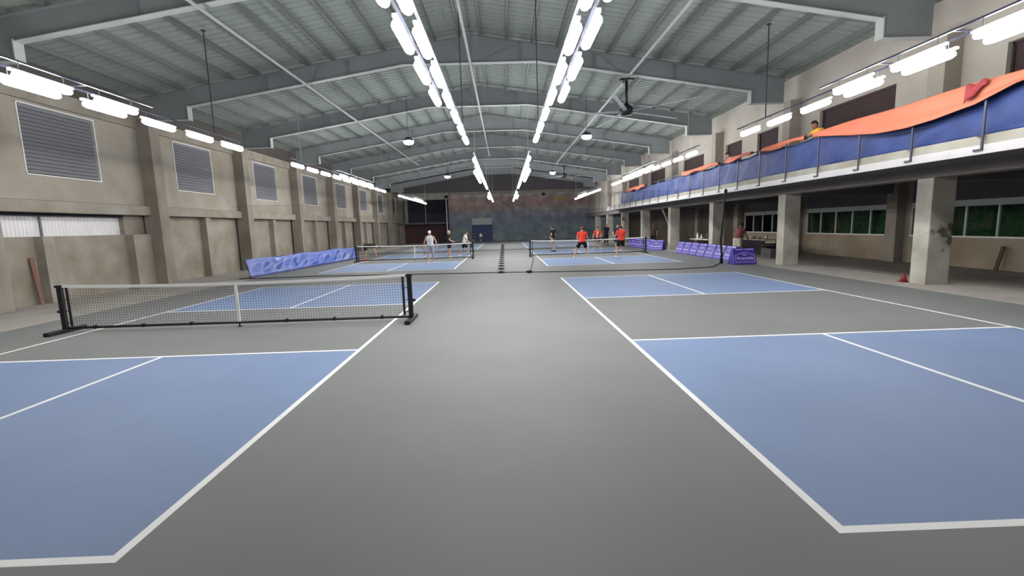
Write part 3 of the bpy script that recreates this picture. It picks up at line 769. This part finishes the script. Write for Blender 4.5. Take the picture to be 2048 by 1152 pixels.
# ------------------------------------------------------------------ odds and ends under the balcony
t = thing('traffic_cone', 'small red cone leaning against the nearest pillar', 'cone', (10.66, 12.14, 0))
m = MB(); m.box((-.1,-.1,0), (.1,.1,.03)); m.build('base', M['red'], t, bevel=.01)
m = MB(); m.smooth = True; m.lathe([(.085,.03),(.06,.12),(.025,.22),(.015,.23)]); m.build('cone', M['red'], t)
m = MB(); m.obox((-.0,0,0), (.13,-.05,.75), .11, .03, up=(1,0,0)); o = m.build('wooden_board', M['wood'], loc=(14.93, 13.8, 0)); tag(o, 'brown wooden board propped against the wall under the near window band', 'board')
m = MB(); m.obox((.0,0,0), (-.12,0,1.35), .12, .03, up=(1,0,0)); o = m.build('wooden_board', M['wood_red'], loc=(-13.42, 13.45, 0)); tag(o, 'reddish wooden board propped on the left wall pilaster', 'board')
# wall stain on the nearest pillar (a mark with a shape of its own)
def table(x, y, w, label, rz=0):
    t = thing('folding_table', label, 'table', (x, y, 0), rz)
    m = MB(); m.box((-w/2,-.35,.74), (w/2,.35,.78)); m.build('table_top', M['tabletop'], t, bevel=.008)
    for sx in (-1,1):
        for sy in (-1,1):
            m = MB(); m.tube([(sx*(w/2-.12), sy*.28, 0),(sx*(w/2-.12), sy*.28, .74)], .016, 8); m.build('leg', M['darkmetal'], t)
    m = MB(); m.box((-w/2+.03,-.33,.2), (w/2-.03,-.31,.73)); m.build('skirt', M['tablecloth'], t)
    return t
table(11.1, 25.65, 2.3, 'cream topped table with bottles behind the purple banners', R(90))
table(12.97, 23.4, 2.1, 'cream topped table with bowls beside the maroon shirted person', R(-90))
def bottle(x, y, z, h, r_, mt, label, group):
    t = thing('bottle', label, 'bottle', (x,y,z), 0, group)
    m = MB(); m.smooth = True; m.lathe([(r_*.9,0),(r_,.01),(r_,h*.62),(r_*.45,h*.82),(r_*.4,h*.9)], n=14); m.build('body', mt, t)
    m = MB(); m.lathe([(r_*.45,h*.9),(r_*.45,h)], n=12); m.build('cap', M['whitemat'], t)
bottle(10.95, 26.2, .78, .34, .055, M['whitemat'], 'white bottle at the left end of the cream table', 'bottles on the cream table')
bottle(11.05, 25.9, .78, .26, .05, M['steelware'], 'squat silver bottle beside the left white bottle', 'bottles on the cream table')
bottle(10.98, 24.65, .78, .32, .055, M['whitemat'], 'white bottle at the pillar end of the cream table', 'bottles on the cream table')
bottle(11.1, 25.3, .78, .3, .045, M['dkgreen'], 'green bottle in the middle of the cream table', 'bottles on the cream table')
def bowl(x, y, z, r_, label):
    m = MB(); m.smooth = True; m.lathe([(r_*.4,0),(r_*.75,.03),(r_,.1),(r_*.95,.1),(r_*.7,.04),(r_*.1,.02)], n=18); o = m.build('bowl', M['steelware'], loc=(x,y,z)); tag(o, label, 'bowl', 'bowls on the tables')
bowl(10.95, 25.6, .78, .15, 'shiny bowl among the bottles'); bowl(12.85, 23.9, .78, .16, 'shiny bowl nearest the maroon shirted person'); bowl(12.8, 23.2, .78, .13, 'shiny bowl at the middle of the table by the windows')
bottle(12.9, 22.7, .78, .25, .06, M['steelware'], 'silver jug at the right end of the table by the windows', 'bottles on the table by the windows')
t = thing('wash_basin', 'dark wide basin on a low stand below the windows', 'basin', (12.5, 21.3, 0))
m = MB(); m.smooth = True; m.lathe([(.3,.42),(.5,.5),(.62,.62),(.58,.62),(.45,.52),(.1,.46)], n=24); m.build('bowl', M['black'], t)
m = MB(); m.box((-.4,-.4,0), (.4,.4,.43)); m.build('stand', M['soffit'], t, bevel=.02)
m = MB(); m.obox((10.85, 30.23, 1.35), (10.85, 31.85, 2.67), .12, .06, up=(1,0,0)); tag(m.build('brace', M['conc_beam']), 'pale diagonal brace between far pillar and balcony', 'brace')

# ------------------------------------------------------------------ people
BASE = dict(pelvis=(0,0,.95), waist=(0,.01,1.10), chest=(0,.01,1.30), neck=(0,-.01,1.47), head=(0,.015,1.63),
  sh_l=(-.185,-.01,1.42), sh_r=(.185,-.01,1.42), el_l=(-.25,-.04,1.15), el_r=(.25,-.04,1.15), wr_l=(-.27,.04,.90), wr_r=(.27,.04,.90),
  hip_l=(-.09,0,.92), hip_r=(.09,0,.92), kn_l=(-.11,.02,.50), kn_r=(.11,.02,.50), an_l=(-.12,-.03,.09), an_r=(.12,-.03,.09))
def person(label, loc, rz, H=1.72, pose=None, lean=0, drop=0, toes=None, shirt=None, shorts=None, shoes=None, skin='skin', hair=True, cap=None,
           sleeve=.55, leg=.8, curl=.6, head_turn=0, tank=False, voxel=.012, belly=1.0, stripe=None):
    J = {k: Vector(v) for k, v in BASE.items()}
    for k in J:
        if not k.startswith(('kn', 'an')): J[k].z -= drop
    Rm = Matrix.Rotation(-R(lean), 3, 'X'); pv = J['pelvis'].copy()
    for k in ('waist','chest','neck','head','sh_l','sh_r','el_l','el_r','wr_l','wr_r'): J[k] = pv + Rm @ (J[k]-pv)
    for k, v in (pose or {}).items(): J[k] = Vector(v)
    s = H/1.745
    B = []   # bones for clothing: tag, a, b, radius
    mb = MB()
    ez = (J['neck']-J['pelvis']).normalized(); ex = (J['sh_r']-J['sh_l']).normalized(); ey = ez.cross(ex).normalized()
    def ring(c, rx, ry, a=None, n=18): return [c + ex*rx*math.cos(2*math.pi*i/n) + ey*ry*math.sin(2*math.pi*i/n) for i in range(n)]
    pe, wa, ch, ne = J['pelvis'], J['waist'], J['chest'], J['neck']
    hv = (J['hip_l']+J['hip_r'])/2
    mb.loft([ring(hv - ez*.07, .06, .05), ring(hv-ez*.03, .14, .10), ring(pe, .165, .115*belly), ring(wa, .148, .105*belly), ring(ch-ez*.06, .165, .12), ring(ch, .178, .122), ring(ch+ez*.07, .172, .105), ring(ne-ez*.07, .145, .085), ring(ne-ez*.02, .09, .07), ring(ne+ez*.015, .062, .06)])
    B += [('pelvis', hv-ez*.05, pe+ez*.03, .13), ('torso', pe+ez*.05, ch, .14), ('torso', ch, ne-ez*.05, .13), ('torso', ch+ez*.08+ex*.1, ch+ez*.08-ex*.1, .06)]
    hc = J['head']; hd = (hc-ne).normalized()
    mb.capsule(ne-ez*.02, ne+(hc-ne)*.55, .06, .056); B.append(('neck', ne, ne+(hc-ne)*.5, .055))
    hx = Matrix.Rotation(R(head_turn), 3, hd) @ ex; hy = hd.cross(hx).normalized(); hx = hy.cross(hd).normalized()
    Mh = Matrix((hx, hy, hd)).transposed()
    mb.ell(hc + hd*.02, (.077,.098,.105), Mh, 18, 12); mb.ell(hc + hy*.03 - hd*.05, (.058,.062,.065), Mh); B.append(('head', hc-hd*.06, hc+hd*.05, .085))
    mb.capsule(hc+hy*.09+hd*.02, hc+hy*.112-hd*.018, .010, .016, 8)
    mb.ell(hc+hy*.088-hd*.052, (.024,.014,.012), Mh, 8, 6)
    for sg in (-1, 1): mb.ell(hc+hx*sg*.078-hy*.005-hd*.0, (.012,.02,.032), Mh, 8, 6)
    for sd in ('l', 'r'):
        sh, el, wr = J['sh_'+sd], J['el_'+sd], J['wr_'+sd]
        mb.capsule(ch+ez*.07+(sh-ch-ez*.07)*.5, sh, .075, .06); mb.capsule(sh, el, .054, .042); mb.capsule(el, wr, .042, .028)
        B += [('uarm', sh, el, .05), ('farm', el, wr, .035)]
        d = (wr-el).normalized(); fwd = ey - d*ey.dot(d)
        if fwd.length < .2: fwd = ez - d*ez.dot(d)
        fwd.normalize(); nrm = d.cross(fwd)
        if nrm.dot(-ex if sd == 'r' else ex) < 0: nrm = -nrm     # palm side faces the body
        pc = wr + d*.05
        Mp = Matrix((fwd, nrm, d)).transposed()
        mb.ell(pc, (.042,.018,.056), Mp, 12, 8); B.append(('hand', wr+d*.02, wr+d*.17, .03))
        for q, (o, ln) in enumerate(((.031,.068),(.011,.078),(-.010,.073),(-.030,.058))):
            p0 = pc + d*.035 + fwd*o; a1 = curl*.7; d1 = d*math.cos(a1)+nrm*math.sin(a1); p1 = p0 + d1*ln*.5
            a2 = curl*1.9; d2 = d*math.cos(a2)+nrm*math.sin(a2); p2 = p1 + d2*ln*.5
            mb.capsule(p0, p1, .0095, .009, 7); mb.capsule(p1, p2, .009, .0078, 7)
        p0 = wr + d*.03 + fwd*.03; p1 = p0 + (fwd*.8+d*.7+nrm*.3).normalized()*.04; p2 = p1 + (d*.9+nrm*(.3+curl*.5)+fwd*.1).normalized()*.032
        mb.capsule(p0, p1, .0125, .0105, 7); mb.capsule(p1, p2, .0105, .009, 7)
        hp, kn, an = J['hip_'+sd], J['kn_'+sd], J['an_'+sd]
        mb.capsule(hp, kn, .088, .056); mb.capsule(kn, kn+(an-kn)*.35, .054, .056); mb.capsule(kn+(an-kn)*.35, an, .056, .036)
        B += [('thigh', hp, kn, .075), ('shin', kn, an, .048)]
        ty = (toes or {}).get(sd, Vector((0.12 if sd == 'r' else -.12, 1, 0))); ty = Vector(ty); tp = ty.normalized()
        heel = an - tp*.04 + Vector((0,0,-.055)); toe = an + tp*.15 + Vector((0,0,-.06)); 
        if tp.z < -.2: toe = an + tp*.17
        mb.capsule(heel, heel+(toe-heel)*.6, .034, .04); mb.capsule(heel+(toe-heel)*.5, toe, .04, .03); mb.capsule(an, heel+(toe-heel)*.3, .036, .04)
        B.append(('foot', heel, toe, .035)); B.append(('foot', an-Vector((0,0,.03)), heel, .03))
    # one continuous skin
    me = mb.mesh('tmp', M[skin]); o = bpy.data.objects.new('tmp', me); col.objects.link(o)
    md = o.modifiers.new('r', 'REMESH'); md.mode = 'VOXEL'; md.voxel_size = voxel
    md = o.modifiers.new('s', 'SMOOTH'); md.factor = .5; md.iterations = 3
    dg = bpy.context.evaluated_depsgraph_get(); body = bpy.data.meshes.new_from_object(o.evaluated_get(dg)); bpy.data.objects.remove(o)
    body.materials.clear(); body.materials.append(M[skin]); body.polygons.foreach_set('use_smooth', [True]*len(body.polygons))
    n = len(body.vertices); co = np.empty(n*3); body.vertices.foreach_get('co', co); co = co.reshape(-1,3)
    no = np.empty(n*3); body.vertices.foreach_get('normal', no); no = no.reshape(-1,3)
    best = np.full(n, 1e9); tagi = np.zeros(n, int); tt = np.zeros(n)
    for i, (tg, a, b, r_) in enumerate(B):
        a = np.array(a); b = np.array(b); ab = b-a; t_ = np.clip(((co-a)@ab)/(ab@ab), 0, 1); dd = np.linalg.norm(co-(a+t_[:,None]*ab), axis=1)-r_
        w = dd < best; best[w] = dd[w]; tagi[w] = i; tt[w] = t_[w]
    tags = np.array([B[i][0] for i in tagi])
    root = thing('person', label, 'person', loc, rz); root.scale = (s, s, s)
    bo = bpy.data.objects.new('body', body); col.objects.link(bo); bo.parent = root
    polys = [tuple(p.vertices) for p in body.polygons]
    def garment(name, mask, off, mt):
        keep = [p for p in polys if all(mask[i] for i in p)]
        if not keep: return
        ids = sorted({i for p in keep for i in p}); mp = {q: k for k, q in enumerate(ids)}
        offs = np.where(np.isin(tags[ids], ('uarm','farm')), off*.45, off)[:,None]
        vs = co[ids] + no[ids]*offs
        me2 = bpy.data.meshes.new(name); me2.from_pydata([tuple(v) for v in vs], [], [tuple(mp[i] for i in p) for p in keep]); me2.materials.append(mt)
        me2.polygons.foreach_set('use_smooth', [True]*len(me2.polygons)); me2.update()
        g = bpy.data.objects.new(name, me2); col.objects.link(g); g.parent = root
        md = g.modifiers.new('s', 'SMOOTH'); md.factor = .5; md.iterations = 3
        md = g.modifiers.new('t', 'SOLIDIFY'); md.thickness = .006; md.offset = 1
        return g
    rel = co - np.array(hc); hz = rel @ np.array(hd); hyv = rel @ np.array(hy)
    uz = (co - np.array(pe)) @ np.array(ez)
    if shirt:
        mk = (tags == 'torso') | ((tags == 'uarm') & (tt < sleeve)) | ((tags == 'pelvis') & (uz > -.06))
        if tank: mk = (tags == 'torso') | ((tags == 'pelvis') & (uz > -.06))
        garment('shirt', mk, .022, M[shirt])
    if shorts:
        mk = (tags == 'pelvis') & (uz < .03) | ((tags == 'thigh') & (tt < leg))
        if leg > 1: mk = (tags == 'pelvis') & (uz < .03) | (tags == 'thigh') | ((tags == 'shin') & (tt < leg-1))
        garment('shorts' if leg <= 1 else 'trousers', mk, .026 if leg <= 1 else .016, M[shorts])
    if shoes: garment('shoes', (tags == 'foot'), .008, M[shoes])
    if hair: garment('hair', (tags == 'head') & ((hz > .055) | ((hyv < -.01) & (hz > -.04))) & ~((hyv > .075) & (hz < .075)), .010, M['hair'])
    if cap:
        garment('cap', (tags == 'head') & (hz > .048), .016, M[cap])
        m = MB(); m.smooth = True
        m.grid(lambda u, v: hc + hd*(.055-.012*(2*u-1)**2-.02*v) + hx*(2*u-1)*(.08-.025*v**2) + hy*(math.sqrt(max(0,1-(.9*(2*u-1))**2))*.1+.07*v*math.cos((2*u-1)*1.3)), 10, 4)
        m.build('cap_brim', M[cap], root, solid=.006, fixn=False)
    m = MB(); m.smooth = True
    for sg in (-1, 1): m.ell(hc+hx*sg*.032+hy*.088+hd*.018, (.013,.008,.008), Mh, 8, 6)
    m.build('eyes', M['eye'], root)
    m = MB(); m.smooth = True; m.ell(hc+hy*.100-hd*.052, (.022,.006,.006), Mh, 8, 6); m.build('mouth', M['lip_skin'], root)
    if stripe:
        mk = (tags == 'torso') & (np.abs((co-np.array(ch))@np.array(ex) - .05) < .035) & (((co-np.array(ch))@np.array(ey)) > 0)
        garment('shirt_stripe', mk, .03, M[stripe])
    root['_hand_r'] = list(J['wr_r']); 
    Mw = Matrix.Translation(Vector(loc)) @ Matrix.Rotation(rz, 4, 'Z') @ Matrix.Scale(s, 4)
    hands = {}
    for sd in 'lr':
        d = (J['wr_'+sd]-J['el_'+sd]).normalized(); hands[sd] = (Mw @ (J['wr_'+sd]+d*.075), (Mw.to_3x3() @ d).normalized())
    del root['_hand_r']
    return hands
def paddle(at, d, label, mt='black', nrm=(0,1,0)):
    """paddle held at a point, blade pointing along d"""
    d = Vector(d).normalized(); n_ = Vector(nrm); n_ = (n_ - d*n_.dot(d)).normalized(); x = d.cross(n_)
    t = thing('paddle', label, 'paddle', at)
    t.rotation_euler = Matrix((x, n_, d)).transposed().to_euler()
    m = MB(); pts = []
    for i in range(24):
        a = 2*math.pi*i/24; cx, cz = math.cos(a), math.sin(a)
        pts.append((.1*math.copysign(abs(cx)**.6, cx), .19+.13*math.copysign(abs(cz)**.6, cz)))
    m.prism(pts, -.007, .007); m.build('blade', M[mt], t, bevel=.003)
    m = MB(); m.smooth = True; m.tube([(0,0,-.06),(0,0,.08)], .016, 8); m.build('handle', M['black'], t)
PI = math.pi
# walking towards the camera, white cap
h = person('person in white cap and white tank top walking, arms slightly out, left court', (-3.97, 24.85, 0), PI, 1.70,
  pose=dict(el_r=(.31,-.05,1.15), wr_r=(.36,.02,.88), el_l=(-.31,-.05,1.17), wr_l=(-.37,.0,.92), kn_r=(.1,.1,.5), an_r=(.1,.16,.09), kn_l=(-.12,.03,.49), an_l=(-.14,-.16,.09)),
  shirt='white shirt', shorts='grey shorts', shoes='shoe white', cap='cap white', hair=False, tank=True, leg=.85)
paddle(h['r'][0], (-.1,-.35,-1), 'dark paddle hanging from the hand of the white capped player', nrm=(1,.2,0))
h = person('bald person in black shirt and black shorts beyond the left net, side on', (-3.42, 28.6, 0), -R(70), 1.68,
  pose=dict(el_r=(.25,.0,1.14), wr_r=(.24,.22,1.03), el_l=(-.24,-.02,1.15), wr_l=(-.15,.2,1.05), kn_l=(-.12,.06,.48), an_l=(-.13,-.08,.09)),
  shirt='black shirt', shorts='black shorts', shoes='shoe white', hair=False, leg=.7)
paddle(h['r'][0], (1,.1,-.1), 'black paddle held level by the bald player', nrm=(0,.3,1))
h = person('dark haired person in white tee and black shorts stepping right beyond the left net', (-2.55, 29.4, 0), -R(80), 1.60, lean=14,
  pose=dict(el_r=(.24,.2,1.10), wr_r=(.22,.36,.95), kn_r=(.1,.22,.52), an_r=(.1,.22,.09), kn_l=(-.1,-.12,.50), an_l=(-.1,-.42,.14)),
  shirt='white shirt', shorts='black shorts', shoes='shoe white', leg=.75)
paddle(h['r'][0], (.5,.1,-.9), 'dark paddle held low by the white tee player', nrm=(0,1,0))
person('person in black bending down to the floor behind the left net post', (-8.75, 29.2, 0), -R(75), 1.70, lean=92, drop=.02,
  pose=dict(head=(0,.82,.83), neck=(0,.62,.93), el_l=(-.22,.62,.58), wr_l=(-.2,.66,.33), el_r=(.22,.6,.58), wr_r=(.17,.66,.34), kn_r=(.12,.06,.49), kn_l=(-.12,.04,.49)),
  shirt='black shirt', shorts='black shorts', shoes='shoe orange', leg=.7)
h = person('person in black shirt and khaki trousers walking behind the right net', (3.32, 31.9, 0), R(40), 1.72,
  pose=dict(kn_r=(.1,.12,.5), an_r=(.1,.12,.09), kn_l=(-.11,-.06,.5), an_l=(-.12,-.32,.12), el_l=(-.24,-.12,1.17), wr_l=(-.2,.06,1.0), wr_r=(.25,.2,1.0)),
  shirt='black shirt', shorts='khaki', shoes='shoe black', leg=1.6)
paddle(h['r'][0], (.2,.9,.1), 'dark paddle in front of the khaki trousered player', nrm=(1,0,.3))
h = person('person in red cap and red shirt seen from behind in wide stance', (4.17, 24.88, 0), -R(8), 1.74, lean=10, drop=.08,
  pose=dict(kn_l=(-.32,.08,.47), an_l=(-.43,-.06,.09), kn_r=(.25,.12,.47), an_r=(.33,.02,.09), el_r=(.3,.08,1.02), wr_r=(.27,.28,.86), el_l=(-.27,.1,1.05), wr_l=(-.14,.33,.95)),
  shirt='red shirt', shorts='black shorts', shoes='shoe white', cap='cap red', leg=.75, belly=1.15)
paddle(h['r'][0], (.8,.3,-.2), 'pale paddle held out by the red capped player', 'whitemat', nrm=(.2,.5,1))
h = person('person in red shirt with white stripe crouching ready beyond the right net', (6.62, 33.2, 0), PI+R(12), 1.70, lean=16, drop=.12,
  pose=dict(kn_l=(-.22,.2,.46), an_l=(-.27,.0,.09), kn_r=(.22,.2,.46), an_r=(.27,.0,.09), el_r=(.34,.14,1.02), wr_r=(.44,.3,.86), el_l=(-.3,.14,1.05), wr_l=(-.2,.36,.95)),
  shirt='red shirt', shorts='black shorts', shoes='shoe white', leg=.75, stripe='white shirt')
paddle(h['r'][0], (-.9,-.2,.0), 'dark paddle stretched out by the crouching red shirted player', nrm=(0,.4,1))
h = person('dark haired person in red shirt seen from behind, nearest the purple banners', (6.22, 24.72, 0), R(6), 1.70, lean=4, drop=.02,
  pose=dict(kn_l=(-.18,.06,.49), an_l=(-.27,-.05,.09), kn_r=(.14,.06,.49), an_r=(.2,.02,.09), el_l=(-.29,.06,1.14), wr_l=(-.2,.3,1.16), el_r=(.26,.02,1.12), wr_r=(.25,.2,.95)),
  shirt='red shirt', shorts='black shorts', shoes='shoe white', leg=.75, belly=1.1)
paddle(h['r'][0], (.2,.9,-.2), 'dark paddle held in front by the dark haired red shirted player', nrm=(1,.1,0))
h = person('person in navy raising one arm behind the red shirted player at right', (7.32, 30.0, 0), PI, 1.72,
  pose=dict(el_l=(-.34,.1,1.55), wr_l=(-.36,.14,1.82), el_r=(.28,.0,1.15), wr_r=(.26,.16,.96)), shirt='navy', shorts='navy', shoes='shoe white', leg=.85)
paddle(h['l'][0], (0,-.1,1), 'black paddle raised overhead by the navy player', nrm=(0,1,0))
person('person in maroon shirt and pale shorts leaning over the table behind purple banner', (10.8, 21.4, 0), -R(62), 1.68, lean=24,
  pose=dict(el_r=(.27,.32,1.08), wr_r=(.2,.5,.94), el_l=(-.27,.32,1.08), wr_l=(-.2,.5,.94)), shirt='maroon shirt', shorts='pale shorts', shoes='shoe black', skin='skin_dk', leg=.9)
person('dark haired spectator in pale shirt leaning on the balcony rail', (10.14, 20.6, 3.08), R(90), 1.68, lean=24,
  pose=dict(el_r=(.27,.36,1.2), wr_r=(.12,.52,1.24), el_l=(-.27,.36,1.2), wr_l=(-.05,.52,1.26)), shirt='pale pink shirt', shorts='navy', shoes='shoe black', leg=1.7)
person('spectator in yellow shirt looking over the balcony rail beside the orange tarpaulin', (10.14, 14.95, 3.08), R(90), 1.76, lean=20,
  pose=dict(el_r=(.27,.36,1.22), wr_r=(.1,.5,1.26), el_l=(-.27,.36,1.22), wr_l=(-.05,.5,1.28)), shirt='yellow shirt', shorts='navy', shoes='shoe black', skin='skin_dk', leg=1.7)
person('small child in white shirt in front of the blue doorway', (-2.85, 56.5, 0), PI, 1.15, shirt='white shirt', shorts='navy', shoes='shoe black', voxel=.018)
person('small child in dark blue shirt left of the white shirted child', (-3.75, 56.6, 0), R(150), 1.12, shirt='navy', shorts='black shorts', shoes='shoe black', voxel=.018)
person('spectator in dark clothes standing beside the far pillar behind the crouching player', (8.55, 38.9, 0), PI, 1.72, shirt='black shirt', shorts='black shorts', shoes='shoe black', skin='skin_dk', leg=1.8, voxel=.016)
person('spectator in dark brown clothes standing behind the angled purple banners', (10.6, 32.9, 0), PI-R(40), 1.66, shirt='dark brown cloth', shorts='black shorts', shoes='shoe black', skin='skin_dk', leg=1.8, voxel=.016)

# ------------------------------------------------------------------ night outside, view
w = bpy.data.worlds.new('night'); scene.world = w; w.use_nodes = True
w.node_tree.nodes['Background'].inputs[0].default_value = (.10,.12,.12,1); w.node_tree.nodes['Background'].inputs[1].default_value = .42
# rear wall behind the camera
mb = MB(); mb.box((-13.9, -6.2, 0), (15.5, -6, 9)); struct(mb.build('wall_rear', M['conc']), 'concrete wall behind the camera')
vs = scene.view_settings; vs.view_transform = 'Standard'; vs.look = 'None'; vs.exposure = 0.35; vs.gamma = 1; vs.use_curve_mapping = False
scene.cycles.max_bounces = 6; scene.cycles.diffuse_bounces = 4
scene.cycles.sample_clamp_indirect = 6
